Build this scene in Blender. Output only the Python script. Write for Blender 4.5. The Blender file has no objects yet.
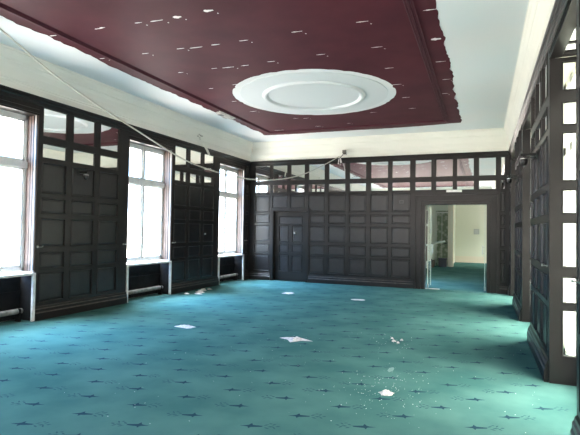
import bpy, bmesh, math, random
from mathutils import Vector, Matrix
random.seed(7)
SC = bpy.context.scene
C = SC.collection

# ------------------------------------------------------------------ camera
L, R, D = -6.60, 0.63, 13.19          # front planes of the panelling: left, right, far end
HT, HC, INS = 3.56, 4.12, 0.16        # top of panelling, ceiling, cornice projection
YR = -3.29                            # rear wall
yaw, pitch, roll, fpx = 0.379935, 0.0260577, 0.0154972, 482.836
cam_d = bpy.data.cameras.new('camera'); cam = bpy.data.objects.new('camera', cam_d); C.objects.link(cam)
cam_d.sensor_fit = 'HORIZONTAL'; cam_d.sensor_width = 36.0; cam_d.lens = fpx / 580 * 36.0
cam_d.clip_start = 0.02
fwd = Vector((-math.sin(yaw)*math.cos(pitch), math.cos(yaw)*math.cos(pitch), math.sin(pitch)))
rt = Vector((math.cos(yaw), math.sin(yaw), 0)); up = rt.cross(fwd)
r2 = rt*math.cos(roll) + up*math.sin(roll); u2 = up*math.cos(roll) - rt*math.sin(roll)
M = Matrix((r2, u2, -fwd)).transposed().to_4x4(); M.translation = Vector((0, 0, 1.5))
cam.matrix_world = M
SC.camera = cam

# ------------------------------------------------------------------ sky and exposure
SC.view_settings.view_transform = 'Standard'; SC.view_settings.look = 'None'
SC.view_settings.gamma = 1.0; SC.view_settings.use_curve_mapping = False
SC.view_settings.exposure = 0.188
W = bpy.data.worlds.new('sky'); SC.world = W; W.use_nodes = True
nt = W.node_tree; nt.nodes.clear()
def wnode(kind, **kw):
    n = nt.nodes.new(kind)
    for k, v in kw.items(): setattr(n, k, v)
    return n
tc = wnode('ShaderNodeTexCoord'); sx = wnode('ShaderNodeSeparateXYZ')
mr = wnode('ShaderNodeMapRange'); mr.inputs[1].default_value = -0.85; mr.inputs[2].default_value = 0.0
SKY_L, SKY_R, GROUND = (0.34, 0.70, 1.32, 1), (1.0, 0.96, 0.85, 1), (1.0, 0.89, 0.82, 1)
SKY_S, HOR_S, GND_S, SKY_RS, HOR_R, GND_R = 130.0, 10.0, 26.0, 50.0, 3.2, 5.5
mx = wnode('ShaderNodeMix', data_type='RGBA'); mx.inputs[6].default_value = SKY_L; mx.inputs[7].default_value = SKY_R
up_ = wnode('ShaderNodeMapRange'); up_.inputs[1].default_value = -0.04; up_.inputs[2].default_value = 0.10
m2 = wnode('ShaderNodeMix', data_type='RGBA'); m2.inputs[6].default_value = GROUND
hz = wnode('ShaderNodeMapRange'); hz.inputs[1].default_value = 0.22; hz.inputs[2].default_value = 0.9
hz.inputs[3].default_value = HOR_S; hz.inputs[4].default_value = SKY_S
gs = wnode('ShaderNodeMix', data_type='FLOAT'); gs.inputs[2].default_value = GND_S
bg = wnode('ShaderNodeBackground'); wo = wnode('ShaderNodeOutputWorld')
lk = nt.links.new
lk(tc.outputs['Generated'], sx.inputs[0]); lk(sx.outputs['X'], mr.inputs[0]); lk(mr.outputs[0], mx.inputs[0])
lk(sx.outputs['Z'], up_.inputs[0]); lk(up_.outputs[0], m2.inputs[0]); lk(mx.outputs[2], m2.inputs[7]); lk(m2.outputs[2], bg.inputs[0])
lk(sx.outputs['Z'], hz.inputs[0]); lk(up_.outputs[0], gs.inputs[0]); lk(hz.outputs[0], gs.inputs[3]); lk(gs.outputs[0], bg.inputs[1])
lk(bg.outputs[0], wo.inputs[0])
# ground and sky are dimmed toward the right, against glare on the left panels
for sock, lo, hi in ((hz.inputs[4], SKY_S, SKY_RS), (gs.inputs[2], GND_S, GND_R), (hz.inputs[3], HOR_S, HOR_R)):
    e = wnode('ShaderNodeMapRange'); e.inputs[1].default_value = -0.1; e.inputs[2].default_value = 0.35
    e.inputs[3].default_value = lo; e.inputs[4].default_value = hi; lk(sx.outputs['X'], e.inputs[0]); lk(e.outputs[0], sock)

def portal(loc, rot, w, h):
    l = bpy.data.lights.new('window_daylight', 'AREA'); l.shape = 'RECTANGLE'; l.size = w; l.size_y = h
    l.cycles.is_portal = True
    o = bpy.data.objects.new('window_daylight', l); C.objects.link(o); o.location = loc; o.rotation_euler = rot

REAR = [(-6.3, -4.95), (-4.6, -3.25), (-2.9, -1.55), (-1.2, .15)]  # unseen rear windows, guessed to account for the glare on the back wall
PC = [6.58 + 3.63*k for k in range(-3, 2)]               # centres of the full panelled piers
OPEN = [(c + 1.02, c + 2.61) for c in PC]                # window openings along the long walls
LS = [-1.56, 2.04, 5.64, 9.24, 12.84]                     # where each left pier begins, a window lies just before it
OPEN_L = [(q_-1.48, q_) for q_ in LS]
for a, b in OPEN_L: portal((L-0.36, (a+b)/2, 2.0), (0, -math.pi/2, 0), 2.55, 1.44)
for a, b in OPEN:
    portal((R+0.52, (a+b)/2, 1.67), (0, math.pi/2, 0), 3.3, 1.55)
for a, b in REAR: portal(((a+b)/2, YR-.28, 1.98), (math.pi/2, 0, math.pi), b-a, 2.45)

# ------------------------------------------------------------------ materials
def nmat(name, col, rough=0.5, metal=0.0, noise=None, bump=None, spec=0.5, sheen=0.0, coat=0.0):
    """procedural principled material; noise=(scale, amount, second colour), bump=(scale, strength)"""
    m = bpy.data.materials.new(name); m.use_nodes = True
    t = m.node_tree; p = t.nodes['Principled BSDF']
    p.inputs['Base Color'].default_value = (*col, 1); p.inputs['Roughness'].default_value = rough
    p.inputs['Metallic'].default_value = metal; p.inputs['Specular IOR Level'].default_value = spec
    if sheen: p.inputs['Sheen Weight'].default_value = sheen
    if coat: p.inputs['Coat Weight'].default_value = coat
    g = t.nodes.new('ShaderNodeNewGeometry')
    if noise:
        n = t.nodes.new('ShaderNodeTexNoise'); n.inputs['Scale'].default_value = noise[0]; n.inputs['Detail'].default_value = 6
        r = t.nodes.new('ShaderNodeMapRange'); r.inputs[1].default_value = 0.35; r.inputs[2].default_value = 0.65
        r.inputs[4].default_value = noise[1]
        x = t.nodes.new('ShaderNodeMix'); x.data_type = 'RGBA'
        x.inputs[6].default_value = (*col, 1); x.inputs[7].default_value = (*noise[2], 1)
        t.links.new(g.outputs['Position'], n.inputs['Vector']); t.links.new(n.outputs[0], r.inputs[0])
        t.links.new(r.outputs[0], x.inputs[0]); t.links.new(x.outputs[2], p.inputs['Base Color'])
    if bump:
        n2 = t.nodes.new('ShaderNodeTexNoise'); n2.inputs['Scale'].default_value = bump[0]; n2.inputs['Detail'].default_value = 4
        b = t.nodes.new('ShaderNodeBump'); b.inputs['Strength'].default_value = bump[1]; b.inputs['Distance'].default_value = 0.01
        t.links.new(g.outputs['Position'], n2.inputs['Vector']); t.links.new(n2.outputs[0], b.inputs['Height'])
        t.links.new(b.outputs[0], p.inputs['Normal'])
    return m

wood = nmat('dark_wood', (0.012, 0.011, 0.0105), 0.32, noise=(2.5, 1.0, (0.018, 0.016, 0.015)), spec=0.24)
woodp = nmat('dark_wood_panel', (0.009, 0.0085, 0.009), 0.34, noise=(7, 1.0, (0.017, 0.016, 0.0165)), spec=0.42)
worn = nmat('worn_wood_edge', (0.09, 0.07, 0.06), 0.5, noise=(9, 1.0, (0.03, 0.025, 0.022)))
brown = nmat('brown_jamb_wood', (0.13, 0.085, 0.07), 0.5, noise=(4, 1.0, (0.09, 0.06, 0.05)))
cream = nmat('cream_plaster', (0.80, 0.785, 0.70), 0.75, noise=(1.2, 1.0, (0.76, 0.745, 0.67)), bump=(8, 0.05))
white = nmat('white_ceiling_paint', (0.76, 0.76, 0.75), 0.7, noise=(0.8, 1.0, (0.72, 0.76, 0.77)))
chalk = nmat('bare_white_plaster', (0.90, 0.88, 0.85), 0.8)
maroon = nmat('maroon_ceiling_paint', (0.082, 0.019, 0.027), 0.6, noise=(1.6, 1.0, (0.062, 0.014, 0.021)), spec=0.12)
groove = nmat('maroon_moulding_paint', (0.070, 0.017, 0.026), 0.6, spec=0.2)
wframe = nmat('white_window_paint', (0.80, 0.80, 0.78), 0.4, noise=(6, 1.0, (0.70, 0.70, 0.68)))
wmetal = nmat('white_enamel', (0.85, 0.84, 0.82), 0.3, noise=(12, 1.0, (0.70, 0.67, 0.64)))
black = nmat('black_plastic', (0.012, 0.012, 0.012), 0.3)
niche = nmat('dark_niche_paint', (0.007, 0.008, 0.009), 0.8, noise=(5, 1.0, (0.014, 0.014, 0.015)), spec=0.1)
dusty = nmat('dusty_grey_pipe', (0.30, 0.28, 0.26), 0.8, noise=(14, 1.0, (0.14, 0.13, 0.12)))
steel = nmat('brushed_steel', (0.62, 0.62, 0.60), 0.3, metal=1.0)
cablem = nmat('beige_cable_sheath', (0.50, 0.48, 0.42), 0.5)
paper = nmat('crumpled_white_paper', (0.66, 0.62, 0.61), 0.9, noise=(30, 1.0, (0.45, 0.40, 0.38)))
plasterm = nmat('broken_plaster', (0.66, 0.62, 0.58), 0.9, noise=(40, 1.0, (0.40, 0.36, 0.32)))
wall2 = nmat('pale_green_wall_paint', (0.80, 0.82, 0.70), 0.7)
mirror = nmat('mirror_glass', (0.88, 0.88, 0.87), 0.02, metal=1.0)
dark_mirror = mirror

def glass_mat():
    m = bpy.data.materials.new('clear_glass'); m.use_nodes = True; t = m.node_tree; t.nodes.clear()
    tr = t.nodes.new('ShaderNodeBsdfTransparent'); tr.inputs[0].default_value = (0.93, 0.96, 0.95, 1)
    gl = t.nodes.new('ShaderNodeBsdfGlossy'); gl.inputs['Roughness'].default_value = 0.02
    lw = t.nodes.new('ShaderNodeLayerWeight'); lw.inputs[0].default_value = 0.5
    pw = t.nodes.new('ShaderNodeMath'); pw.operation = 'POWER'; pw.inputs[1].default_value = 5
    fr = t.nodes.new('ShaderNodeMapRange'); fr.inputs[3].default_value = 0.04; fr.inputs[4].default_value = 0.9
    t.links.new(lw.outputs['Facing'], pw.inputs[0]); t.links.new(pw.outputs[0], fr.inputs[0])
    mi = t.nodes.new('ShaderNodeMixShader'); o = t.nodes.new('ShaderNodeOutputMaterial')
    t.links.new(fr.outputs[0], mi.inputs[0]); t.links.new(tr.outputs[0], mi.inputs[1]); t.links.new(gl.outputs[0], mi.inputs[2])
    t.links.new(mi.outputs[0], o.inputs[0]); return m
glass = glass_mat()

def carpet_mat():
    m = nmat('teal_carpet', (0.046, 0.120, 0.112), 1.0, noise=(1.6, 1.0, (0.074, 0.160, 0.146)), bump=(220, 0.5), spec=0.0)
    return m
carpet = carpet_mat()
motif = nmat('carpet_motif_yarn', (0.010, 0.040, 0.060), 0.95, spec=0.1)
motif2 = nmat('carpet_scroll_yarn', (0.020, 0.070, 0.078), 0.95, spec=0.1)

def lattice_mat():
    m = nmat('trellis_pattern_paint', (0.72, 0.72, 0.55), 0.6)
    t = m.node_tree; p = t.nodes['Principled BSDF']; g = t.nodes.new('ShaderNodeNewGeometry')
    v = t.nodes.new('ShaderNodeTexVoronoi'); v.inputs['Scale'].default_value = 7
    r = t.nodes.new('ShaderNodeMapRange'); r.inputs[1].default_value = 0.25; r.inputs[2].default_value = 0.6
    x = t.nodes.new('ShaderNodeMix'); x.data_type = 'RGBA'
    x.inputs[6].default_value = (0.55, 0.55, 0.42, 1); x.inputs[7].default_value = (0.26, 0.31, 0.19, 1)
    t.links.new(g.outputs['Position'], v.inputs['Vector']); t.links.new(v.outputs[0], r.inputs[0])
    t.links.new(r.outputs[0], x.inputs[0]); t.links.new(x.outputs[2], p.inputs['Base Color'])
    return m
lattice = lattice_mat()

# ------------------------------------------------------------------ helpers
class MB:
    def __init__(s): s.v = []; s.f = []; s.m = []
    def poly(s, pts, mi=0):
        i = len(s.v); s.v += [tuple(p) for p in pts]; s.f.append(tuple(range(i, i+len(pts)))); s.m.append(mi); return s
    def box(s, a, b, mi=0):
        x0, x1 = sorted((a[0], b[0])); y0, y1 = sorted((a[1], b[1])); z0, z1 = sorted((a[2], b[2]))
        i = len(s.v)
        s.v += [(x0,y0,z0),(x1,y0,z0),(x1,y1,z0),(x0,y1,z0),(x0,y0,z1),(x1,y0,z1),(x1,y1,z1),(x0,y1,z1)]
        for f in ((0,3,2,1),(4,5,6,7),(0,1,5,4),(1,2,6,5),(2,3,7,6),(3,0,4,7)): s.f.append(tuple(i+k for k in f)); s.m.append(mi)
        return s
    def tube(s, pts, r, n=10, mi=0, cap=True):
        pts = [Vector(p) for p in pts]; i0 = len(s.v); rs = r if isinstance(r, (list, tuple)) else [r]*len(pts)
        for k, p in enumerate(pts):
            d = (pts[min(k+1, len(pts)-1)] - pts[max(k-1, 0)]).normalized()
            a = d.cross(Vector((0, 0, 1)));
            if a.length < 1e-3: a = d.cross(Vector((1, 0, 0)))
            a.normalize(); b = d.cross(a)
            for j in range(n):
                t = 2*math.pi*j/n; s.v.append(tuple(p + (a*math.cos(t) + b*math.sin(t))*rs[k]))
        for k in range(len(pts)-1):
            for j in range(n):
                A = i0+k*n+j; B = i0+k*n+(j+1) % n
                s.f.append((A, B, B+n, A+n)); s.m.append(mi)
        if cap:
            s.f.append(tuple(i0+j for j in range(n))[::-1]); s.m.append(mi)
            s.f.append(tuple(i0+(len(pts)-1)*n+j for j in range(n))); s.m.append(mi)
        return s
    def profile(s, prof, path, closed=False, mi=0):
        """prof: list of (inward offset, z); path: list of (x, y) corners; inward = left of the travel direction"""
        n = len(path); rings = []
        for k in range(n):
            p = Vector(path[k])
            dp = (p - Vector(path[k-1])).normalized() if (k > 0 or closed) else None
            dn = (Vector(path[(k+1) % n]) - p).normalized() if (k < n-1 or closed) else None
            if dp is None: dp = dn
            if dn is None: dn = dp
            n1 = Vector((-dp.y, dp.x)); n2 = Vector((-dn.y, dn.x)); b = n1 + n2; b = b / (b.length_squared/2)
            rings.append([(p.x + b.x*o, p.y + b.y*o, z) for o, z in prof])
        i0 = len(s.v); m = len(prof)
        for rg in rings: s.v += rg
        for k in range(n if closed else n-1):
            k2 = (k+1) % n
            for j in range(m):
                j2 = (j+1) % m
                s.f.append((i0+k*m+j, i0+k2*m+j, i0+k2*m+j2, i0+k*m+j2)); s.m.append(mi)
        if not closed:
            s.f.append(tuple(i0+j for j in range(m))); s.m.append(mi); s.f.append(tuple(i0+(n-1)*m+j for j in range(m))[::-1]); s.m.append(mi)
        return s
    def build(s, name, mats, parent=None, smooth=False, fixn=True):
        me = bpy.data.meshes.new(name); me.from_pydata(s.v, [], s.f)
        if not isinstance(mats, (list, tuple)): mats = [mats]
        for m in mats: me.materials.append(m)
        for p, k in zip(me.polygons, s.m): p.material_index = k; p.use_smooth = smooth
        if fixn:
            bm = bmesh.new(); bm.from_mesh(me); bmesh.ops.recalc_face_normals(bm, faces=bm.faces); bm.to_mesh(me); bm.free()
        o = bpy.data.objects.new(name, me); C.objects.link(o)
        if parent: o.parent = parent
        return o

def tag(o, label=None, cat=None, group=None, kind=None):
    if label: o['label'] = label
    if cat: o['category'] = cat
    if group: o['group'] = group
    if kind: o['kind'] = kind
    return o
def thing(name, loc, rz, label, cat, group=None):
    o = bpy.data.objects.new(name, None); C.objects.link(o); o.location = loc; o.rotation_euler = (0, 0, rz)
    o.empty_display_size = 0.2
    return tag(o, label, cat, group)
def copy_tree(o, parent=None):
    c = o.copy(); C.objects.link(c)
    if parent: c.parent = parent
    for ch in [k for k in bpy.data.objects if k.parent == o and k.name not in done]:
        done.add(copy_tree(ch, c).name)
    return c
done = set()
def dup(root, loc, rz, label, group=None):
    kids = [k for k in bpy.data.objects if k.parent == root]
    r = root.copy(); C.objects.link(r); r.location = loc; r.rotation_euler = (0, 0, rz); r['label'] = label
    if group: r['group'] = group
    for ch in kids:
        c = ch.copy(); C.objects.link(c); c.parent = r
        for g in [k for k in bpy.data.objects if k.parent == ch]:
            d = g.copy(); C.objects.link(d); d.parent = c
    return r
def struct(mb, name, mats, parent=None, **kw):
    o = mb.build(name, mats, parent, **kw)
    if not parent: o['kind'] = 'structure'
    return o

ROWS = [(0.28, 0.74, 0), (0.81, 1.07, 0), (1.17, 1.62, 0), (1.71, 1.95, 0), (2.04, 2.53, 0), (2.61, 2.84, 1), (2.96, 3.42, 1)]

def cells_for(cols, rows=ROWS, lo=0.0):
    return [(u0, u1, z0, z1, mk) for (u0, u1) in cols for (z0, z1, mk) in rows if z0 >= lo]

def panelling(root, width, cells, holes=(), th=0.05, z0=0.0, z1=HT, skirt=None, rail=True, uo=0.0, all_mirror=False, pane=None):
    """local x along the wall, local y into the wall, front face at y=0"""
    U = sorted({uo, uo+width} | {c[0] for c in cells} | {c[1] for c in cells} | {h[0] for h in holes} | {h[1] for h in holes})
    Z = sorted({z0, z1} | {c[2] for c in cells} | {c[3] for c in cells} | {h[2] for h in holes} | {h[3] for h in holes})
    f = MB()
    def hole(u, z):
        return any(c[0] < u < c[1] and c[2] < z < c[3] for c in cells) or any(h[0] < u < h[1] and h[2] < z < h[3] for h in holes)
    for i in range(len(U)-1):
        for j in range(len(Z)-1):
            if not hole((U[i]+U[i+1])/2, (Z[j]+Z[j+1])/2):
                f.poly([(U[i],0,Z[j]),(U[i+1],0,Z[j]),(U[i+1],0,Z[j+1]),(U[i],0,Z[j+1])])
    for (a, b) in ((uo, uo), (uo+width, uo+width)): f.poly([(a,0,z0),(a,th,z0),(a,th,z1),(a,0,z1)])
    f.poly([(uo,0,z1),(uo+width,0,z1),(uo+width,th,z1),(uo,th,z1)]); f.poly([(uo,0,z0),(uo+width,0,z0),(uo+width,th,z0),(uo,th,z0)])
    f.poly([(uo,th,z0),(uo+width,th,z0),(uo+width,th,z1),(uo,th,z1)]) if not holes and not pane else None
    for h in holes:
        f.poly([(h[0],0,h[2]),(h[0],th,h[2]),(h[0],th,h[3]),(h[0],0,h[3])]); f.poly([(h[1],0,h[2]),(h[1],th,h[2]),(h[1],th,h[3]),(h[1],0,h[3])])
        f.poly([(h[0],0,h[3]),(h[1],0,h[3]),(h[1],th,h[3]),(h[0],th,h[3])])
    # raised bead round each cell, then the slope down to the panel
    for (a, b, c, d, mk) in cells:
        R0 = (a-.006, b+.006, c-.006, d+.006, 0.0); R1 = (a, b, c, d, -0.009); R2 = (a+.006, b-.006, c+.006, d-.006, -0.006)
        R3 = (a+.011, b-.011, c+.011, d-.011, 0.016)
        for P, Q in ((R0, R1), (R1, R2), (R2, R3)):
            p = [(P[0],P[4],P[2]),(P[1],P[4],P[2]),(P[1],P[4],P[3]),(P[0],P[4],P[3])]
            q = [(Q[0],Q[4],Q[2]),(Q[1],Q[4],Q[2]),(Q[1],Q[4],Q[3]),(Q[0],Q[4],Q[3])]
            for k in range(4): f.poly([p[k], p[(k+1) % 4], q[(k+1) % 4], q[k]])
    if pane:
        for i in range(len(U)-1):
            for j in range(len(Z)-1):
                if not hole((U[i]+U[i+1])/2, (Z[j]+Z[j+1])/2): f.poly([(U[i],.026,Z[j]),(U[i+1],.026,Z[j]),(U[i+1],.026,Z[j+1]),(U[i],.026,Z[j+1])])
    f.build('frame', wood, root, fixn=False)
    for (a, b, c, d, mk) in cells:
        if pane:
            MB().box((a+.004, .012, c+.004), (b-.004, .017, d-.004)).build('glass_pane', glass, root); continue
        a += .009; b -= .009; c += .009; d -= .009
        if mk or all_mirror:
            tag(MB().box((a, .013, c), (b, .022, d)).build('mirror_pane', mirror, root), 'mirror glass pane')
        else:
            e = min(.032, (b-a)*.25)
            m = MB(); o = [(a,.015,c),(b,.015,c),(b,.015,d),(a,.015,d)]
            i1 = [(a+e*.5,.015,c+e*.5),(b-e*.5,.015,c+e*.5),(b-e*.5,.015,d-e*.5),(a+e*.5,.015,d-e*.5)]
            i2 = [(a+e,.010,c+e),(b-e,.010,c+e),(b-e,.010,d-e),(a+e,.010,d-e)]; bk = [(x, .026, z) for x, y, z in o]
            for P, Q in ((bk, o), (o, i1), (i1, i2)):
                for k in range(4): m.poly([P[k], P[(k+1) % 4], Q[(k+1) % 4], Q[k]])
            m.poly(i2); m.poly(bk[::-1])
            m.build('panel', woodp, root)
    for (a, b) in (skirt or []):
        s = MB(); prof = [(0,0),(-.045,0),(-.045,.11),(-.035,.13),(-.035,.17),(-.022,.185),(-.018,.21),(0,.225)]
        n = len(prof)
        for k in range(n-1):
            s.poly([(a,prof[k][0],prof[k][1]),(b,prof[k][0],prof[k][1]),(b,prof[k+1][0],prof[k+1][1]),(a,prof[k+1][0],prof[k+1][1])], 1 if k in (2, 4) else 0)
        s.poly([(a, y, z) for y, z in prof]); s.poly([(b, y, z) for y, z in prof][::-1])
        s.build('skirting', [wood, worn], root, fixn=False)

# ------------------------------------------------------------------ structure
F = MB()
F.box((-7.4, YR-.3, -.12), (1.6, 13.5, 0))
F.box((-4.2, 13.5, -.12), (3.4, 26.2, 0))
# woven motifs of the carpet: slim dart with a paler scroll beside it, part of the floor covering
def dart(x, y, s, k):
    z = .0015; ca, sa = math.cos(.26), math.sin(.26)
    def put(pts, mi):
        P = [(x+(a*ca-b*sa)*.82, y+(a*sa+b*ca)*.95, z) for a, b in pts]; F.poly(P if s > 0 else P[::-1], mi)
    put([(s*a, b) for a, b in [(-.11,.0),(-.05,.010),(-.025,.022),(-.005,.058),(.010,.022),(.05,.016),(.11,.010),(.10,-.008),(.04,-.018),(.0,-.022),(-.015,-.048),(-.03,-.014)]], 1)
    for a0, b0, la, lb, t_ in ((.135,.03,.030,.009,.6),(.15,-.03,.032,.009,-.5),(.18,.0,.03,.011,.1),(.205,.045,.026,.009,.9),(.215,-.02,.03,.009,-.9),(.245,.012,.024,.010,.3),(.17,.06,.02,.008,-.2)):
        c_, d_ = math.cos(t_), math.sin(t_)
        put([(s*(a0+u*c_-v*d_), b0+u*d_+v*c_) for u, v in ((-la,0),(0,-lb),(la,0),(0,lb))], 2)
rng = random.Random(3)
row = 0; y = -2.0
while y < 24:
    xo = 0 if row % 2 == 0 else .265
    for i in range(-13, 6):
        x = i*.53 + xo - .05 + rng.uniform(-.015, .015)
        if y < 13.2 and not (-6.45 < x < .5): continue
        if y >= 13.1 and (not (-1.25 < x < 2.5) or y < 14): continue
        if y > 13.2 and y > 19: continue
        dart(x, y, 1 if (row//2 + i) % 2 else -1, 0)
    row += 1; y += .335
floor = struct(F, 'floor', [carpet, motif, motif2], fixn=False)

wl = MB(); wr = MB()
ends = [(YR-.3, YR)]
piers = [(c-1.02, c+1.02) for c in PC] + [(12.82, 13.5)]
for a, b in piers:
    a2 = a if a > YR else YR-.3
    wr.box((R+.05, a2, 0), (R+.09, b, 3.34)); wr.box((R+.05, a2, 3.34), (1.08, b, HC+.1))
for a, b in [(YR-.3, LS[0]-1.48)] + [(q_, q_+2.12) for q_ in LS[:4]] + [(12.84, 13.5)]: wl.box((-7.12, a, 0), (L-.05, b, HC+.1))
for a, b in OPEN_L: wl.box((-7.12, a, 3.30), (L-.05, b, HC+.1)); wl.box((-7.12, a, 0), (-6.95, b, .72))
for a, b in OPEN:
    wr.box((R+.05, a, 3.34), (1.08, b, HC+.1))
struct(wl, 'wall_left', cream); struct(wr, 'wall_right', cream)
wb = MB()
wb.box((-6.65, 13.24, 0), (-5.80, 13.5, HC+.1)); wb.box((-5.80, 13.24, 2.06), (-4.74, 13.5, HC+.1))
wb.box((-4.74, 13.24, 0), (-1.44, 13.5, HC+.1)); wb.box((-1.44, 13.24, 2.26), (.12, 13.5, HC+.1)); wb.box((.12, 13.24, 0), (.68, 13.5, HC+.1))
wb.box((-5.80, 13.44, 0), (-4.74, 13.5, 2.06))
struct(wb, 'wall_back', cream)
wn = MB()
for a, b in ((-6.65, -6.3), (-4.95, -4.6), (-3.25, -2.9), (-1.55, -1.2), (.15, .68)): wn.box((a, YR-.3, 0), (b, YR, 3.2), 1)
for a, b in REAR: wn.box((a, YR-.3, 0), (b, YR, .75), 1)
wn.box((-6.65, YR-.3, 3.2), (.68, YR, HC+.1), 0)
for k, (a, b) in enumerate(REAR):
    rf = MB(); m = (a+b)/2
    for p, q, u, v in ((a, a+.09, .75, 3.2), (b-.09, b, .75, 3.2), (m-.035, m+.035, .75, 3.2), (a, b, .75, .85), (a, b, 3.1, 3.2), (a, b, 2.46, 2.56)): rf.box((p, YR-.25, u), (q, YR-.18, v))
    struct(rf, 'window_%d' % (11+k), wframe)
struct(wn, 'wall_rear', [cream, woodp])

# ceiling: white slab, ragged maroon paint, bare plaster dashes, all one ceiling
ce = MB(); ce.box((-7.1, YR-.2, HC+.004), (1.4, 13.45, HC+.1), 0)
CX, CY, CR = -3.07, 8.83, 1.57
rg = random.Random(11)
def ragged(p, q, step, amp):
    n = max(1, int((Vector(q)-Vector(p)).length/step)); out = []; w = 0; dirn = (Vector(q)-Vector(p)).normalized(); nr = Vector((-dirn.y, dirn.x))
    for k in range(n):
        w = .75*w + rg.uniform(-amp, amp); t = k/n; pt = Vector(p).lerp(Vector(q), t) + nr*w
        out.append((pt.x, pt.y))
    return out
A0, A1, A2, A3 = (-5.60, -2.6), (-.44, -2.6), (-.50, 12.12), (-5.62, 12.12)
outer = ragged(A0, A1, .1, .02) + ragged(A1, A2, .07, .022) + ragged((-.50, 12.12), (-2.0, 12.24), .08, .012) + ragged((-2.0, 12.24), (-4.7, 12.2), .08, .016) + ragged((-4.7, 12.2), A3, .08, .02) + ragged(A3, A0, .08, .03)
inner = []
for k in range(110):
    t = 2*math.pi*k/110; rr = CR + (rg.uniform(-.03, .008) if rg.random() < .35 else 0)
    inner.append((CX+rr*math.cos(t), CY+rr*math.sin(t)))
bm = bmesh.new()
def loop(pts, z):
    vs = [bm.verts.new((x, y, z)) for x, y in pts]; return [bm.edges.new((vs[i], vs[(i+1) % len(vs)])) for i in range(len(vs))]
es = loop(outer, HC) + loop(inner, HC)
bmesh.ops.triangle_fill(bm, use_beauty=True, use_dissolve=False, edges=es)
bm.verts.ensure_lookup_table()
i0 = len(ce.v); ce.v += [tuple(v.co) for v in bm.verts]
for v_i, v in enumerate(bm.verts): v.index = v_i
for f in bm.faces:
    ce.f.append(tuple(i0+v.index for v in f.verts)); ce.m.append(1)
bm.free()
dashes = [(-4.1, 4.93, 0.1), (-3.84, 4.96, 0.18), (-3.53, 4.96, 0.11), (-3.07, 4.94, 0.12), (-4.65, 4.89, 0.08), (-5.5, 5.8, 0.09), (-4.72, 5.85, 0.11), (-4.1, 5.86, 0.12), (-3.86, 5.9, 0.2), (-3.54, 5.9, 0.13), (-3.09, 5.9, 0.13), (-2.29, 5.87, 0.15), (-4.72, 6.77, 0.1), (-4.08, 6.78, 0.1), (-3.84, 6.81, 0.2), (-3.54, 6.82, 0.13), (-3.07, 6.79, 0.12), (-4.72, 7.74, 0.09), (-4.15, 7.67, 0.15), (-2.25, 6.76, 0.13), (-1.41, 5.86, 0.15), (-1.41, 6.75, 0.16), (-1.4, 7.69, 0.14), (-0.59, 5.81, 0.15), (-0.6, 6.73, 0.13), (-0.61, 7.65, 0.15), (-0.59, 8.58, 0.13), (-1.43, 8.6, 0.16), (-4.74, 9.56, 0.16), (-4.98, 11.6, 0.26), (-4.07, 10.47, 0.14), (-3.85, 10.54, 0.14), (-3.85, 11.45, 0.15), (-4.74, 8.68, 0.1), (-1.4, 9.49, 0.15), (-1.4, 10.38, 0.15), (-2.25, 10.47, 0.13), (-3.03, 11.36, 0.1), (-0.67, 9.45, 0.11), (-5.49, 4.87, 0.11), (-4.72, 4.9, 0.12)]
for (x, y, w) in dashes:
    big = .030 if (abs(y-4.95) < .06 and x > -3.7) else .012
    if abs(x+.6) < .02 and abs(y-6.73) < .02: big = .045
    top = []; bot = []; n = 7
    for k in range(n+1):
        t = k/n; hh = big*(.35+.65*math.sin(math.pi*min(.92, t+.1))) * rg.uniform(.6, 1.3)
        top.append((x-w/2+w*t, y+hh+.01*t, HC-.002)); bot.append((x-w/2+w*t, y-hh+.01*t, HC-.002))
    ce.poly(bot + top[::-1], 2)
    if rg.random() < .5:
        a = x+w*.6; b = y+.1; ce.poly([(a-.012, b, HC-.002), (a, b-.01, HC-.002), (a+.012, b+.005, HC-.002), (a, b+.014, HC-.002)], 2)
struct(ce, 'ceiling', [white, maroon, chalk], fixn=False)
# painted moulding frame on the ceiling
mo = MB()
prof = [(-.055, HC), (-.045, HC-.022), (-.028, HC-.022), (-.022, HC-.010), (-.008, HC-.010), (0, HC-.034), (.012, HC-.034), (.020, HC-.014), (.034, HC-.014), (.042, HC-.024), (.055, HC)]
mo.profile(prof, [(-5.33, -2.2), (-.80, -2.2), (-.80, 11.75), (-5.33, 11.75)], closed=True)
struct(mo, 'trim_1', groove)
# plaster cornice round the room
co = MB()
cp = [(-.05, HT-.02), (.012, HT-.02), (.012, HT+.10), (.022, HT+.115), (.022, HT+.135), (.034, HT+.15), (.04, HT+.25), (.062, HT+.34), (.085, HT+.39), (.085, HT+.41), (.10, HT+.43), (.125, HT+.485), (INS-.01, HT+.52), (INS-.01, HT+.545), (INS, HC-.012), (INS, HC+.004), (-.05, HC+.004)]
co.profile(cp, [(L, YR), (R, YR), (R, D), (L, D)], closed=True)
struct(co, 'trim_2', cream)
# dark wooden top rail with small steps, running over windows and panelling
tr = MB()
tp = [(-.05, HT-.13), (.0, HT-.13), (.012, HT-.12), (.012, HT-.075), (.026, HT-.06), (.026, HT-.03), (.045, HT-.018), (.045, HT+.004), (-.05, HT+.004)]
tr.profile(tp, [(L, YR), (R, YR), (R, D), (L, D)], closed=True)
struct(tr, 'trim_3', wood)
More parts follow.
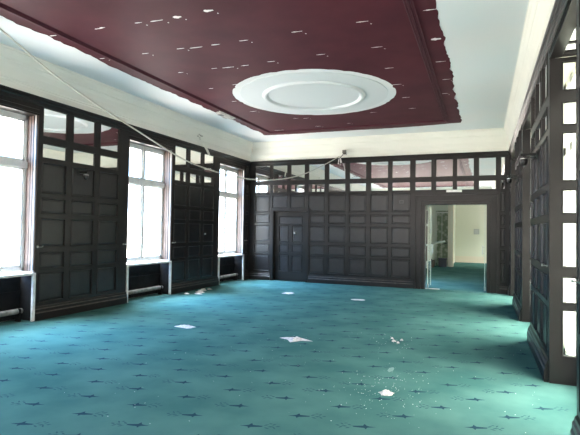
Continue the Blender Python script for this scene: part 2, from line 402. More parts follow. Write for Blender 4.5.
# headers over the window openings
hd = MB()
for a, b in OPEN_L:
    hd.box((L-.05, a, 3.27), (L, b, HT-.12)); hd.box((L-.22, a, 3.27), (L-.05, b, 3.30))
    hd.box((L-.012, a, 3.30), (L+.012, b, 3.315)); hd.box((L-.012, a, 3.36), (L+.010, b, 3.372))
for a, b in OPEN:
    hd.box((R, a, 3.31), (R+.05, b, HT-.12)); hd.box((R, a, 3.315), (R+.38, b, 3.34)); hd.box((R-.010, a, 3.36), (R+.01, b, 3.372))
struct(hd, 'trim_4', wood)

# ------------------------------------------------------------------ windows left
COLS = [(.095, .585), (.715, 1.24), (1.36, 1.86)]
COLS = [(.10, .60), (.72, 1.24), (1.36, 1.88)]
COLS = [(.08, .57), (.70, 1.21), (1.34, 1.83)]
COLS_R = [(.11, .61), (.74, 1.27), (1.39, 1.89)]
def window_left(n, a, b):
    fr = MB(); X0, X1 = L-.29, L-.22; z0, z1 = .78, 3.27
    fr.box((X0, a, z0), (X1, a+.06, z1)); fr.box((X0, b-.06, z0), (X1, b, z1)); fr.box((X0, a, z1-.07), (X1, b, z1)); fr.box((X0, a, z0), (X1, b, z0+.06))
    m = (a+b)/2; fr.box((X0, m-.035, z0), (X1+.012, m+.035, z1)); fr.box((X0, a, 2.43), (X1+.02, b, 2.53))
    o = struct(fr, 'window_%d' % n, wframe)
    s = MB()
    for p, q in ((a+.06, m-.035), (m+.035, b-.06)):
        for u, v in ((z0+.06, 2.43), (2.53, z1-.07)):
            for bx in (((p, u), (p+.03, v)), ((q-.03, u), (q, v)), ((p, u), (q, u+.04)), ((p, v-.03), (q, v))):
                s.box((X0+.015, bx[0][0], bx[0][1]), (X1-.012, bx[1][0], bx[1][1]))
    s.build('sash', wframe, o)
    g = MB(); g.box((X0+.03, a+.10, z0+.12), (X0+.036, b-.10, z1-.10)); g.build('window_pane', glass, o)
    h = MB(); h.box((X1+.012, m-.012, 1.28), (X1+.022, m+.012, 1.40)); h.tube([(X1+.02, m, 1.36), (X1+.05, m, 1.36), (X1+.05, m, 1.29)], .008, 8)
    tag(h.build('window_handle', steel, o), 'metal handle')
    # brown jamb boards with a pale edge bead
    j = MB(); j.box((L-.22, a, z0), (L-.003, a+.022, z1), 0); j.box((L-.22, b-.022, z0), (L-.003, b, z1), 0)
    j.box((L-.045, b-.034, z0), (L-.022, b-.022, z1), 1); j.box((L-.045, a+.022, z0), (L-.022, a+.034, z1), 1); j.box((L-.14, b-.027, z0), (L-.13, b-.022, z1), 2); j.box((L-.085, b-.030, z0), (L-.047, b-.022, z1), 2); j.box((L-.020, b-.028, z0), (L-.001, b-.022, z1), 2)
    j.build('jamb', [brown, nmat('grey_edge_bead', (.36, .34, .33), .5), wood], o)
for i, (a, b) in enumerate(OPEN_L): window_left(i+1, a, b)

def shelf(root):
    s = MB(); s.box((.0, -.03, .725), (1.48, .21, .76)); s.build('shelf_board', wmetal, root)
    for u in (.0, 1.435):
        tag(MB().box((u, -.028, 0), (u+.045, .012, .725)).build('leg', wmetal, root), None)
    b = MB(); b.box((.012, .30, .05), (1.468, .33, .72)); b.box((.012, .28, .42), (1.468, .30, .46)); b.box((.012,.27,.02),(1.468,.30,.10)); b.box((.002, .015, 0), (.012, .33, .722)); b.box((1.468, .015, 0), (1.478, .33, .722)); b.build('niche_lining', niche, root)
rz_left = math.pi/2
SH = ['white enamelled shelf under the tall window nearest the camera, over the heating niche', 'white enamelled shelf under the middle tall window, over the heating niche', 'white enamelled shelf under the farthest tall window by the back corner']
SHX = ['white shelf under a window behind the camera', 'white shelf under the second window behind the camera']
PI_ = ['dusty grey heating pipe low in the niche under the tall window nearest the camera', 'dusty grey heating pipe low in the niche under the middle tall window', 'dusty grey heating pipe low in the niche under the farthest tall window']
def pipe(root):
    p = MB(); p.tube([(.05, 0, .16), (1.40, 0, .16)], .042, 12); p.build('pipe_body', dusty, root)
    for u in (.10, 1.34): MB().box((u-.015, -.05, 0), (u+.015, .05, .20)).build('bracket', niche, root)
r0 = None
for k, (a, b) in enumerate(OPEN_L[2:]):
    if r0 is None:
        r0 = thing('radiator_shelf', (L, a, 0), rz_left, SH[0], 'shelf', 'white shelves under the left windows'); shelf(r0)
        p0 = thing('heating_pipe', (L-.17, a, 0), rz_left, PI_[0], 'pipe', 'heating pipes under the left windows'); pipe(p0)
    else:
        dup(r0, (L, a, 0), rz_left, SH[k]); dup(p0, (L-.17, a, 0), rz_left, PI_[k])

# ------------------------------------------------------------------ panelling of the long walls
LBL = {3: 'dark panelled pier with three mirror columns between the two nearest left windows', 4: 'dark panelled pier with mirrors on top, between the middle and farthest left windows',
       2: 'dark panelled pier before the nearest left window, beside the camera', 1: 'dark panelled pier on the left wall behind the camera', 0: 'dark panelled pier in the rear left corner'}
LBR = {3: 'dark panelled pier with glazed end at the right edge, middle of the right wall', 4: 'dark panelled pier farthest along the right wall, near the wide doorway',
       2: 'dark panelled pier cut by the right edge of the photo', 1: 'dark panelled pier on the right wall behind the camera', 0: 'dark panelled pier in the rear right corner'}
base = None
for k, q_ in enumerate(LS[:4]):
    if base is None:
        base = thing('wall_panelling', (L, q_, 0), rz_left, LBL[k+1], 'wood panelling', 'panelled piers between the left windows')
        panelling(base, 2.12, cells_for(COLS), skirt=[(0, 2.12)])
    else: dup(base, (L, q_, 0), rz_left, LBL[k+1])
base = None
for k, c in enumerate(PC):
    if base is None:
        base = thing('wall_panelling', (R, c+1.02, 0), -math.pi/2, LBR[k], 'wood panelling', 'panelled piers between the right windows')
        panelling(base, 2.04, cells_for(COLS_R), skirt=[(0, 2.04)])
    else: dup(base, (R, c+1.02, 0), -math.pi/2, LBR[k])
t = thing('wall_panelling', (L, 12.84, 0), rz_left, 'narrow dark panel strip in the back left corner beside the farthest window', 'wood panelling'); panelling(t, .35, cells_for([(.09, .25)]), skirt=[(0, .305)])
t = thing('wall_panelling', (R, D, 0), -math.pi/2, 'narrow dark panel strip in the back right corner by the wide doorway', 'wood panelling'); panelling(t, .37, cells_for([(.10, .27)]), skirt=[(.045, .37)])

# back wall
bc = [(-6.41,-5.93),(-5.84,-5.37),(-5.26,-4.82),(-4.70,-4.21),(-4.09,-3.60),(-3.48,-3.01),(-2.88,-2.40),(-2.29,-1.81),(-1.68,-1.26),(-1.15,-.72),(-.63,-.21),(-.10,.31),(.42,.515)]
cells = []
for i, (a, b) in enumerate(bc):
    for (z0, z1, mk) in ROWS:
        if i in (1, 2) and z0 < 2.0: continue
        if i in (1, 2) and mk == 0: z0 = 2.15
        if i in (8, 9, 10, 11) and mk == 0: continue
        cells.append((a-L, b-L, z0, z1, mk))
holes = [(-5.80-L, -4.74-L, 0, 2.06), (-1.44-L, .12-L, 0, 2.26)]
t = thing('wall_panelling', (L, D, 0), 0, 'long dark panelled wall at the far end with two rows of mirrors on top', 'wood panelling')
panelling(t, R-L, cells, holes=holes, skirt=[(.045, -5.88-L), (-4.66-L, -1.70-L), (.36-L, R-L-.045)])

# right reveals: glazed end faces of the piers
ec = cells_for([(.12, .225)], rows=ROWS)
eb = None
EL = ['narrow dark pier end with a column of bright glass panes, nearest at the right edge', 'narrow dark pier end with glass panes, second window bay of the right wall', 'narrow dark pier end with glass panes, third window bay by the back right corner']
for k, (a, b) in enumerate(OPEN):
    for side in (0, 1):
        loc = (R, b-.027, 0) if side == 0 else (R+.30, a+.027, 0); rz = 0 if side == 0 else math.pi
        if side == 0 and k < 2: pass
        if side == 0: lab = EL[k-2] if k >= 2 else ['narrow dark pier end with glass panes, behind the camera on the right', 'narrow dark pier end with glass panes, right beside the camera'][k]
        elif True: lab = ['glass paned pier end facing the far wall, bay behind the camera', 'glass paned pier end facing the far wall, bay beside the camera', 'glass paned pier end facing the far wall, hidden side of the nearest right bay', 'glass paned pier end facing the far wall, hidden side of the second right bay', 'glass paned pier end facing the far wall, hidden side of the third right bay'][k]
        if eb is None:
            eb = thing('pier_end_panelling', loc, rz, lab, 'wood panelling', 'glazed pier ends of the right wall')
            panelling(eb, .30, [(.115, .245, z0, min(z1, 3.25), 1) for z0, z1, mk in ROWS], th=.026, z1=3.296, pane=glass)
        else: dup(eb, loc, rz, lab)
sf = None
for k, (a, b) in enumerate(OPEN[2:]):
    lab = ['dark soffit with mirror panes over the nearest bay at the upper right edge', 'dark soffit with mirror panes over the second right window bay', 'dark soffit with mirror panes over the third right window bay'][k]
    if sf is None:
        sf = thing('soffit_panelling', (R, a, 3.31), 0, lab, 'wood panelling', 'mirrored soffits of the right window bays')
        f_ = MB(); f_.box((.0, .03, -.012), (.11, 1.56, 0)); f_.box((.25, .03, -.012), (.30, 1.56, 0))
        for y_ in (.03, .39, .77, 1.15, 1.51): f_.box((.11, y_, -.012), (.25, y_+.05, 0))
        f_.build('frame', wood, sf)
        for y_ in (.08, .44, .82, 1.20): MB().box((.11, y_, -.004), (.25, y_+(.31 if y_ != .44 else .33), 0)).build('mirror_pane', mirror, sf)
    else: dup(sf, (R, a, 3.31), 0, lab)
def french(n, a, b):
    X0, X1 = R+.30, R+.37; z0, z1 = .0, 3.31; fr = MB(); m = (a+b)/2
    fr.box((X0, a, z0), (X1, a+.07, z1)); fr.box((X0, b-.07, z0), (X1, b, z1)); fr.box((X0, a, z1-.07), (X1, b, z1)); fr.box((X0, a, z0), (X1, b, .03)); fr.box((X0, a, 2.46), (X1, b, 2.56))
    o = struct(fr, 'window_%d' % n, wframe)
    s = MB()
    for p, q in ((a+.07, m-.002), (m+.002, b-.07)):
        for u, v in ((.03, 2.46), (2.56, z1-.07)):
            for bx in (((p, u), (p+.07, v)), ((q-.07, u), (q, v)), ((p, u), (q, u+(.22 if u < 1 else .05))), ((p, v-.06), (q, v))):
                s.box((X0+.012, bx[0][0], bx[0][1]), (X1-.012, bx[1][0], bx[1][1]))
    s.build('sash', wframe, o)
    MB().box((X0+.03, a+.10, .1), (X0+.036, b-.10, z1-.10)).build('window_pane', glass, o)
    h = MB(); h.box((X0, m+.02, .9), (X0+.012, m+.05, 1.12)); h.tube([(X0, m+.035, 1.02), (X0-.05, m+.035, 1.02), (X0-.05, m+.15, 1.02)], .01, 8)
    tag(h.build('window_handle', steel, o), 'metal handle')
for i, (a, b) in enumerate(OPEN): french(i+6, a, b)
for i, (a, b) in enumerate(piers):
    if i == 0: a = YR
    X0, X1 = R+.30, R+.37; w_ = MB(); m = (a+b)/2
    for p, q in ((a, min(a+.06, b)), (b-.06, b)) + (((m+.06, m+.36), (m-.36, m-.26)) if b-a > 1 else ()): w_.box((X0, p, 0), (X1, q, 3.34))
    w_.box((X0, a, 2.46), (X1, b, 2.56)); w_.box((X0, a, 3.25), (X1, b, 3.34)); w_.box((X0, a, 0), (X1, b, .12))
    o = struct(w_, 'window_%d' % (20+i), wframe)
    MB().box((X0+.03, a+.01, .1), (X0+.036, b-.01, 3.3)).build('window_pane', glass, o)
    if b-a > 1:
        h_ = MB(); h_.box((X0-.012, m-.33, .38), (X0, m-.29, .62)); h_.tube([(X0, m-.31, .56), (X0-.05, m-.31, .56), (X0-.06, m-.31, .68)], .012, 8); h_.build('window_handle', wmetal, o)

# ------------------------------------------------------------------ service door in the back wall
d = MB(); dc = [(.16, .89, 1.67, 1.90, 0), (.16, .46, 1.15, 1.62, 0), (.57, .89, 1.15, 1.62, 0), (.16, .46, .84, 1.07, 0), (.57, .89, .84, 1.07, 0), (.16, .46, .28, .76, 0), (.57, .89, .28, .76, 0)]
do = thing('door_1', (-5.80, 13.28, 0), 0, None, None); do['kind'] = 'structure'
panelling(do, 1.06, dc, th=.04, z0=.015, z1=2.045)
kb = MB(); kb.tube([(.665, 0, 1.42), (.665, -.03, 1.42), (.665, -.045, 1.42), (.665, -.06, 1.42)], [.028, .012, .026, .018], 12)
tag(kb.build('door_knob', chalk, do), 'small pale round knob')
dcase = MB()
for (u0, u1, v) in ((-5.90, -5.86, .012), (-5.86, -5.80, .026)):
    dcase.box((u0, D-v, 0), (u1, D+.02, 2.06 if u1 > -5.85 else 2.12))
for (u0, u1, v) in ((-4.68, -4.64, .012), (-4.74, -4.68, .026)):
    dcase.box((u0, D-v, 0), (u1, D+.02, 2.12))
dcase.box((-5.80, D-.01, 0), (-5.785, 13.44, 2.06)); dcase.box((-4.755, D-.01, 0), (-4.74, 13.44, 2.06)); dcase.box((-5.80, D-.01, 2.05), (-4.74, 13.44, 2.065))
dcase.box((-5.86, D-.026, 2.06), (-4.68, D+.02, 2.11)); dcase.box((-5.90, D-.012, 2.11), (-4.64, D+.02, 2.14))
struct(dcase, 'trim_5', wood)

# casing round the wide doorway
oc = MB()
for (o, i, v) in ((.27, .215, .075), (.215, .14, .025), (.14, .075, .055), (.075, .03, .012), (.03, .0, .03)):
    oc.box((-1.44-o, D-v, 0), (-1.44-i, D+.03, 2.26+o)); oc.box((.12+i, D-v, 0), (.12+o, D+.03, 2.26+o)); oc.box((-1.44-i, D-v, 2.26+i), (.12+i, D+.03, 2.26+o))
oc.box((-1.44, D-.01, 0), (-1.415, 13.52, 2.26)); oc.box((.095, D-.01, 0), (.12, 13.52, 2.26)); oc.box((-1.44, D-.01, 2.235), (.12, 13.52, 2.26))
struct(oc, 'trim_6', wood)
sg = MB(); sg.box((-.88, D-.10, 2.545), (-.50, D-.075, 2.605))
tag(sg.build('sign_plate', wmetal), 'blank narrow white sign plate above the wide doorway in the back wall', 'sign')

# ------------------------------------------------------------------ room beyond the doorway
far = MB()
far.box((-1.35, 26.0, 0), (3.3, 26.2, 3.4)); far.box((-4.1, 22.6, 0), (-1.95, 22.8, 3.4)); far.box((-1.95, 22.6, 2.45), (-1.40, 22.8, 3.4)); far.box((-1.35, 22.8, 0), (-1.30, 26.0, 3.4)) 
struct(far, 'wall_far', wall2)
fl = MB(); FW = ((13.7, 15.0),)  # unseen opening, added to let daylight into the next room
fl.box((-4.2, 13.5, 0), (-4.1, 13.7, 3.4)); fl.box((-4.2, 15.0, 0), (-4.1, 23.3, 3.4)); fl.box((-4.1, 23.2, 0), (-1.35, 23.3, 3.4))
for a, b in FW: fl.box((-4.2, a, 0), (-4.1, b, .7)); fl.box((-4.2, a, 2.8), (-4.1, b, 3.4))
struct(fl, 'wall_far_left', wall2)
fr_ = MB(); fr_.box((2.3, 13.5, 0), (2.42, 23.7, 3.4)); fr_.box((2.3, 25.5, 0), (2.42, 26.0, 3.4)); fr_.box((2.3, 23.7, 2.6), (2.42, 25.5, 3.4)); fr_.box((2.3, 23.7, 0), (2.42, 25.5, 1.1)); fr_.box((.68, 13.5, 0), (2.3, 13.55, 3.4)); struct(fr_, 'wall_far_right', wall2)  # gap in this wall is added out of view to brighten the far wall
fc = MB(); fc.box((-4.2, 13.5, 3.3), (2.4, 26.2, 3.4)); struct(fc, 'ceiling_far', white)
fb = MB(); fb.box((-1.30, 25.975, 0), (2.3, 26.0, .32)); struct(fb, 'baseboard_far', nmat('pale_pink_baseboard', (.86, .78, .66), .6))
portal((2.40, 24.6, 1.7), (0, math.pi/2, 0), 1.2, 1.8)
for a, b in FW: portal((-4.18, (a+b)/2, 1.75), (0, -math.pi/2, 0), 2.1, b-a)
# patterned door and its post
pd = MB(); pd.box((-1.95, 22.55, 0), (-1.42, 22.60, 2.47)); 
pdo = struct(pd, 'door_2', lattice)
q = MB(); q.box((-1.70, 22.53, .16), (-1.68, 22.555, 2.42)); q.box((-1.94, 22.53, 2.36), (-1.42, 22.555, 2.42)); q.box((-1.94,22.53,.16),(-1.91,22.555,2.4)); q.build('door_trim', cream, pdo)
q = MB(); q.tube([(-1.48, 22.5, 1.02), (-1.60, 22.5, 1.02)], .02, 8); q.build('door_handle', black, pdo)
cp_ = MB(); cp_.box((-1.42, 22.3, 0), (-1.20, 22.8, 3.3)); struct(cp_, 'trim_7', nmat('pale_orange_post_paint', (.86, .78, .62), .6))
sb = MB(); sb.box((-.42, 25.975, 1.43), (-.16, 25.998, 1.70)); sb.box((-.38, 25.965, 1.47), (-.20, 25.975, 1.66), 1)
tag(sb.build('wall_socket_plate', [nmat('grey_plate', (.5, .52, .5), .5), nmat('grey_plate_inner', (.58, .6, .58), .5)]), 'square grey plate on the pale wall of the room beyond', 'wall plate')
bxm = MB(); bxm.box((-1.78, 21.95, 0), (-1.45, 22.25, .36)); bxm.box((-1.80, 21.93, .33), (-1.43, 22.27, .38))
tag(bxm.build('waste_bin', black), 'small black box on the carpet in front of the patterned door', 'box')
db = MB(); db.box((-2.6, 21.4, 0), (-1.95, 22.1, .30)); db.box((-2.55, 21.45, .30), (-2.05, 22.0, .34))
tag(db.build('dark_bundle', nmat('dark_brown_cloth', (.05, .035, .03), .9)), 'dark low brown bundle on the floor left of the black box', 'bundle')
# stair rail on the left of the next room
hr = thing('stair_handrail', (-2.0, 19.0, 0), 0, 'white handrail with upright post seen through the left of the doorway', 'handrail')
m_ = MB(); m_.tube([(-.20, -2.2, .95), (.02, 1.2, 1.02), (.55, 1.9, 1.14)], .035, 10); m_.build('rail', wframe, hr, smooth=True)
for (x, y_) in ((-.20, -2.1), (.02, 1.2)):
    m_ = MB(); m_.box((x-.04, y_-.04, 0), (x+.04, y_+.04, .98 if y_ < 0 else 1.0)); m_.build('post', wframe, hr)
m_ = MB(); m_.tube([(-.2, -2.1, .2), (.02, 1.2, .26)], .02, 8); m_.build('lower_rail', wframe, hr, smooth=True)
uf = thing('dark_cabinet', (-2.35, 20.6, 0), 0, 'tall pale open cabinet with a dark upper slot left of the patterned door', 'cabinet')
m_ = MB(); m_.box((0, 0, 0), (.10, .3, 2.4)); m_.box((.24, 0, 0), (.30, .3, 2.4)); m_.box((0, .25, 0), (.30, .3, 2.4)); m_.box((0, 0, 1.75), (.3, .3, 1.85)); m_.build('body', wframe, uf)
m_ = MB(); m_.box((.10, .20, 1.85), (.24, .25, 2.4), 0); m_.box((.10, .20, .3), (.24, .25, 1.75), 1); m_.build('back_board', [black, brown], uf)

# glass doors, each swung open into the next room
def glass_door(name, x, label, s):
    g = thing(name, (x, 13.53, 0), 0, label, 'glass door', 'clear glass doors of the wide doorway')
    MB().box((-.006, .02, .02), (.006, .78, 2.2)).build('glass_leaf', glass, g)
    e = MB(); e.box((-.010, .0, .0), (.010, .022, 2.22)); e.box((-.010, .778, .0), (.010, .79, 2.22)); e.build('edge_strip', nmat('pale_edge', (.75, .80, .72), .3), g)
    f = MB(); f.box((-.018, 0, .0), (.018, .16, .09)); f.build('floor_hinge', steel, g)
    h = MB()
    for z in (.95, 1.12): h.tube([(s*.006, .66, z), (s*.06, .66, z)], .009, 8)
    h.tube([(s*.06, .66, .90), (s*.06, .66, 1.17)], .010, 8)
    h.build('pull_handle', steel, g); return g
glass_door('glass_door', -1.375, 'clear glass door leaf swung open at the left side of the wide doorway', 1)
glass_door('glass_door', .055, 'clear glass door leaf with steel pull, swung open at the right of the doorway', -1)
th = MB(); th.box((-1.41, 13.30, 0), (-1.05, 13.36, .012)); th.build('floor_guide', wmetal)
tag(bpy.data.objects['floor_guide'], 'short pale metal strip on the carpet at the left foot of the wide doorway', 'threshold strip')

# ------------------------------------------------------------------ ceiling medallion
med = MB(); N = 96; prof = [(.0, HC+.004), (.0, HC-.012), (.88, HC-.012), (.90, HC-.035), (.915, HC-.05), (.935, HC-.056), (.96, HC-.053), (.98, HC-.04), (.99, HC-.02), (1.0, HC-.012), (1.42, HC-.006), (1.42, HC+.004)]
prof = [(r_, z_) for r_, z_ in prof]; rings = []
for (r_, z_) in prof:
    rings.append([len(med.v)+k for k in range(N)])
    med.v += [(CX+r_*math.cos(2*math.pi*k/N), CY+r_*math.sin(2*math.pi*k/N), z_) for k in range(N)]
for a in range(1, len(rings)-1):
    for k in range(N): med.f.append((rings[a][k], rings[a][(k+1) % N], rings[a+1][(k+1) % N], rings[a+1][k])); med.m.append(0)
tag(med.build('ceiling_medallion', nmat('white_medallion_paint', (.66, .69, .70), .6), smooth=False), 'large round white plaster medallion with raised ring in the maroon ceiling', 'ceiling medallion')

# ------------------------------------------------------------------ hanging cable
cab = [(-5.60, 3.70, HC), (-5.67, 4.0, 4.09), (-5.746, 4.287, 4.01), (-5.673, 4.597, 3.843), (-5.594, 4.933, 3.644), (-5.49, 5.374, 3.46), (-5.414, 5.697, 3.326), (-5.289, 6.227, 3.137), (-5.172, 6.721, 2.959), (-5.086, 7.088, 2.824), (-4.987, 7.506, 2.701), (-4.83, 8.172, 2.609), (-4.703, 8.713, 2.566), (-4.555, 9.341, 2.565), (-4.39, 10.039, 2.633), (-4.254, 10.614, 2.736), (-4.106, 11.242, 2.899), (-3.944, 11.929, 3.155), (-3.80, 12.634, 3.431), (-3.78, 12.95, 3.545), (-3.77, 13.12, 3.60)]
cu = bpy.data.curves.new('cable_path', 'CURVE'); cu.dimensions = '3D'; sp = cu.splines.new('NURBS'); sp.points.add(len(cab)-1)
for k, p in enumerate(cab): sp.points[k].co = (*p, 1)
sp.use_endpoint_u = True; sp.order_u = 3; cu.resolution_u = 4
tmp = bpy.data.objects.new('tmp', cu); C.objects.link(tmp)
dg = bpy.context.evaluated_depsgraph_get(); me = tmp.evaluated_get(dg).to_mesh(); pts = [v.co.copy() for v in me.vertices]
bpy.data.objects.remove(tmp)
cb = MB(); cb.tube(pts, .013, 8)
tag(cb.build('hanging_cable', cablem, smooth=True), 'long pale cable sagging across the left side from the ceiling to the back wall', 'cable')

# ------------------------------------------------------------------ wall fittings
def camera_unit(root):
    b = MB(); b.tube([(0, 0, 0), (0, -.012, 0)], .045, 16); b.build('wall_plate', black, root)
    b = MB(); b.tube([(0, -.01, 0), (0, -.19, .0)], .016, 10); b.tube([(0, -.01, -.045), (0, -.15, -.045)], .010, 10); b.tube([(0, -.15, 0), (0, -.15, -.06)], .012, 8); b.build('arm', black, root)
    b = MB(); b.tube([(0, -.15, -.035), (0, -.15, -.05), (0, -.15, -.09), (0, -.15, -.12), (0, -.15, -.14)], [.026, .040, .044, .036, .016], 16); b.build('dome', black, root, smooth=True)
    b = MB(); b.tube([(0, -.150, -.048), (0, -.150, -.058)], .046, 16); tag(b.build('collar_ring', steel, root), 'silver collar')
cm = thing('security_camera', (R, 6.75, 2.50), -math.pi/2, 'black dome camera on a short arm fixed to the right wall pier', 'security camera'); camera_unit(cm)
dup(cm, (L, 6.50, 2.46), rz_left, 'black and silver camera on an arm, under the mirrors of the nearest left pier')
dup(cm, (R, 10.3, 2.62), -math.pi/2, 'small camera on an arm, on the farthest right pier')
bc_ = thing('junction_box', (-3.62, D-.02, 3.70), 0, 'small dark broken fitting with a hanging tag on the cream frieze of the back wall', 'wall fitting')
b = MB(); b.tube([(0, 0, 0), (0, -.05, .01)], .05, 12); b.box((-.05, -.10, -.02), (.05, -.03, .07)); b.build('body', nmat('brown_fitting', (.08, .07, .06), .6), bc_)
b = MB(); b.tube([(-.02, -.06, -.02), (-.06, -.07, -.08), (-.12, -.06, -.13), (-.14, -.055, -.16)], .010, 8); b.tube([(.05, -.06, .0), (.055, -.065, -.07)], .008, 8); b.build('wire', black, bc_)
b = MB(); b.poly([(-.14,-.06,-.15),(-.10,-.065,-.15),(-.06,-.07,-.28),(-.12,-.065,-.29)]); b.poly([(-.16,-.06,-.15),(-.15,-.062,-.15),(-.16,-.066,-.33),(-.19,-.064,-.32)]); o = b.build('hanging_tag', paper, bc_)
md = o.modifiers.new('thick', 'SOLIDIFY'); md.thickness = .003
b = MB(); b.box((-2.09, D-.002, 2.265), (-1.98, D+.02, 2.35)); b.box((-2.075, D-.008, 2.28), (-1.995, D, 2.335), 1)
tag(b.build('thermostat', [nmat('grey_plastic', (.10, .10, .10), .5), black]), 'small dark square control on a back wall panel left of the wide doorway', 'wall control')
hb = None
for k, (x, y_, rz, lab) in enumerate([(L, 5.68, rz_left, 'small metal curtain hook on the nearest left pier, left edge'), (L, 7.66, rz_left, 'small metal curtain hook on the nearest left pier, right edge'), (L, 9.28, rz_left, 'small metal curtain hook on the second left pier, left edge'), (L, 12.90, rz_left, 'small metal curtain hook in the back left corner strip'), (R, 5.72, -math.pi/2, 'small metal curtain hook on the middle right pier'), (R, 3.90, -math.pi/2, 'small metal curtain hook on the pier cut by the right edge')]):
    if hb is None:
        hb = thing('curtain_hook', (x, y_, 1.17), rz, lab, 'hook', 'curtain hooks on the piers')
        b = MB(); b.tube([(0, 0, 0), (0, -.006, 0)], .018, 10); b.build('plate', steel, hb)
        b = MB(); b.tube([(0, -.005, 0), (0, -.05, -.003), (.05, -.055, 0), (.055, -.05, .02)], .006, 8); b.build('hook_arm', steel, hb)
    else: dup(hb, (x, y_, 1.17), rz, lab)
b = MB(); b.tube([(L-.005, 10.66, 1.37), (L+.02, 10.66, 1.37), (L+.035, 10.66, 1.37)], [.012, .022, .014], 10)
tag(b.build('panel_knob', chalk), 'small white knob on the second left pier, between two panel columns', 'knob')

# flaking on the cornice and the ceiling damage
st = MB(); st.poly([(L+.05, 10.34, 3.70), (L+.05, 10.48, 3.66), (L+.075, 10.62, 3.52), (L+.09, 10.70, 3.40), (L+.085, 10.62, 3.38), (L+.07, 10.52, 3.50), (L+.05, 10.40, 3.62)])
o = st.build('peeling_strip', cream); md = o.modifiers.new('thick', 'SOLIDIFY'); md.thickness = .006
tag(o, 'torn cream strip peeling off the frieze above the second left pier', 'peeling strip')
st = MB(); rg2 = random.Random(5)
for k in range(7):
    a = 10.16+rg2.uniform(0, .2); z = 3.72+rg2.uniform(0, .12); s = rg2.uniform(.01, .025)
    st.box((L+.03, a, z), (L+.055+s*.3, a+s*1.6, z+s))
tag(st.build('chipped_plaster', nmat('grey_chips', (.45, .43, .38), .9)), 'cluster of chipped plaster marks on the frieze above the second left pier', 'plaster damage')
b = MB(); b.tube([(L+.03, 6.70, 3.76), (L+.065, 6.70, 3.76)], .014, 8); tag(b.build('nail', black), 'short black nail in the cream frieze above the nearest left pier', 'nail')
dm = thing('ceiling_damage', (-5.50, 9.68, HC), 0, 'broken plaster patch with a dark hole at the left edge of the maroon ceiling', 'plaster damage')
b = MB(); rg3 = random.Random(9); ring = []; ring2 = []
for k in range(22):
    t_ = 2*math.pi*k/22; rr = rg3.uniform(.8, 1.15); ring.append((.14*rr*math.cos(t_), .40*rr*math.sin(t_), -.004)); ring2.append((.10*rr*math.cos(t_), .32*rr*math.sin(t_), -.03-rg3.uniform(0, .02)))
b.poly(ring2)
for k in range(22): b.poly([ring[k], ring[(k+1) % 22], ring2[(k+1) % 22], ring2[k]])
b.build('loose_plaster', plasterm, dm)
b = MB(); b.poly([(-.06, -.26, -.052), (.03, -.28, -.052), (.05, -.16, -.052), (0, -.10, -.052), (-.05, -.14, -.052)]); b.poly([(-.06, -.26, -.046), (.03, -.28, -.046), (.05, -.16, -.046), (0, -.10, -.046), (-.05, -.14, -.046)]); b.build('hole', black, dm)

# ------------------------------------------------------------------ litter on the carpet
def scrap(name, x, y, w, d_, h, seed, label, cat, mat=paper, star=0.0):
    r_ = random.Random(seed); b = MB(); n = 12; rings = []
    for ring_i, (s, z) in enumerate(((1.0, .003), (.7, h*.6), (.35, h))):
        rr = []
        for k in range(n):
            t_ = 2*math.pi*k/n; q_ = s*(1+star*(1 if k % 3 == 0 else -.4))*r_.uniform(.75, 1.15)
            rr.append((x+w/2*q_*math.cos(t_), y+d_/2*q_*math.sin(t_), z*r_.uniform(.5, 1.2) if ring_i else .003))
        rings.append([len(b.v)+k for k in range(n)]); b.v += rr
    for a in range(2):
        for k in range(n): b.f.append((rings[a][k], rings[a][(k+1) % n], rings[a+1][(k+1) % n], rings[a+1][k])); b.m.append(0)
    b.f.append(tuple(rings[2])); b.m.append(0); b.f.append(tuple(rings[0][::-1])); b.m.append(0)
    return tag(b.build(name, mat), label, cat)
scrap('paper_scrap', -4.20, 6.28, .34, .20, .03, 1, 'crumpled white paper scrap in the middle left of the carpet', 'paper scrap')
scrap('paper_scrap', -2.38, 6.22, .32, .26, .03, 2, 'torn star shaped white paper in the middle of the carpet', 'paper scrap', star=.45)
scrap('paper_scrap', -4.28, 10.68, .30, .34, .02, 3, 'flat white paper scrap in front of the service door', 'paper scrap')
scrap('paper_scrap', -2.50, 10.40, .34, .26, .012, 4, 'faint flat pale scrap on the carpet toward the wide doorway', 'paper scrap')
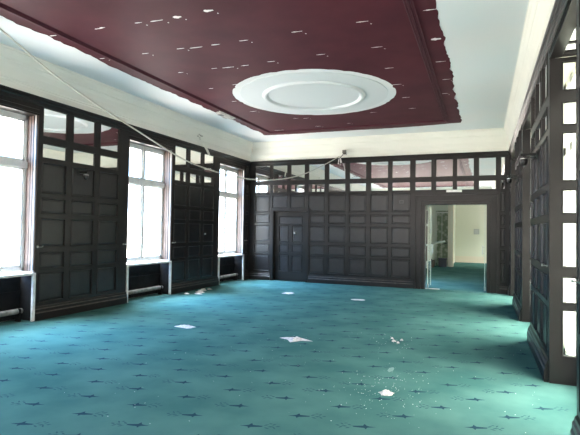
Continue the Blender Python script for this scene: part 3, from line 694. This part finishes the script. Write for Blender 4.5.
for k, (x, y_, w, lab) in enumerate([(-1.12, 6.70, .07, 'largest of the small plaster lumps right of the star shaped paper'), (-1.03, 6.80, .05, 'right one of the small plaster lumps beyond the plaster heap'), (-1.17, 6.86, .045, 'far one of the small plaster lumps beyond the plaster heap'), (-1.05, 6.62, .045, 'nearest one of the small plaster lumps beyond the plaster heap')]):
    o = scrap('plaster_lump', x, y_, w, w, .025, 40+k, lab, 'plaster lump', plasterm); o['group'] = 'small plaster lumps'
scrap('dust_smear', -.92, 5.33, .06, .22, .004, 6, 'faint pale dust smear just beyond the plaster heap', 'dust smear', nmat('dusty_carpet_smear', (.13, .22, .20), .95))
scrap('plaster_heap', -.82, 4.53, .14, .15, .03, 8, 'little heap of crumbled white plaster on the front right of the carpet', 'plaster heap', plasterm)
# pile of fallen plaster shards by the second pier
for k, (x, y_, w, dd, hh, lab) in enumerate([(-6.16, 9.80, .20, .16, .06, 'largest shard of fallen plaster below the second left pier'), (-6.28, 10.12, .16, .24, .05, 'middle shard of fallen plaster below the second left pier'), (-6.05, 9.55, .16, .10, .03, 'front flat shard of fallen plaster below the second left pier'), (-6.28, 10.42, .12, .14, .03, 'farthest small shard of fallen plaster below the second left pier'), (-6.30, 9.45, .14, .10, .03, 'nearest small shard of fallen plaster close to the skirting')]):
    o = scrap('plaster_shard', x, y_, w, dd, hh, 20+k, lab, 'plaster shard', plasterm, star=.25); o['group'] = 'plaster shards below the second left pier'
cr = MB(); r_ = random.Random(31)
def crumb(x, y, s): cr.box((x-s, y-s, .001), (x+s, y+s, .001+s*1.2))
for k in range(150):
    a = r_.gauss(0, 1); b_ = r_.gauss(0, 1); crumb(-.85+a*.24, 4.62+b_*.36, r_.uniform(.001, .0032))
for k in range(40): crumb(-1.15+r_.gauss(0, .18), 6.7+r_.gauss(0, .28), r_.uniform(.0015, .004))
for k in range(110): crumb(r_.uniform(-3.5, .5), r_.uniform(3.0, 7.0), r_.uniform(.001, .0024))
tag(cr.build('plaster_crumbs', nmat('pale_crumbs', (.45, .50, .46), .9)), 'fine white plaster crumbs scattered over the front of the carpet', 'crumbs', kind='stuff')
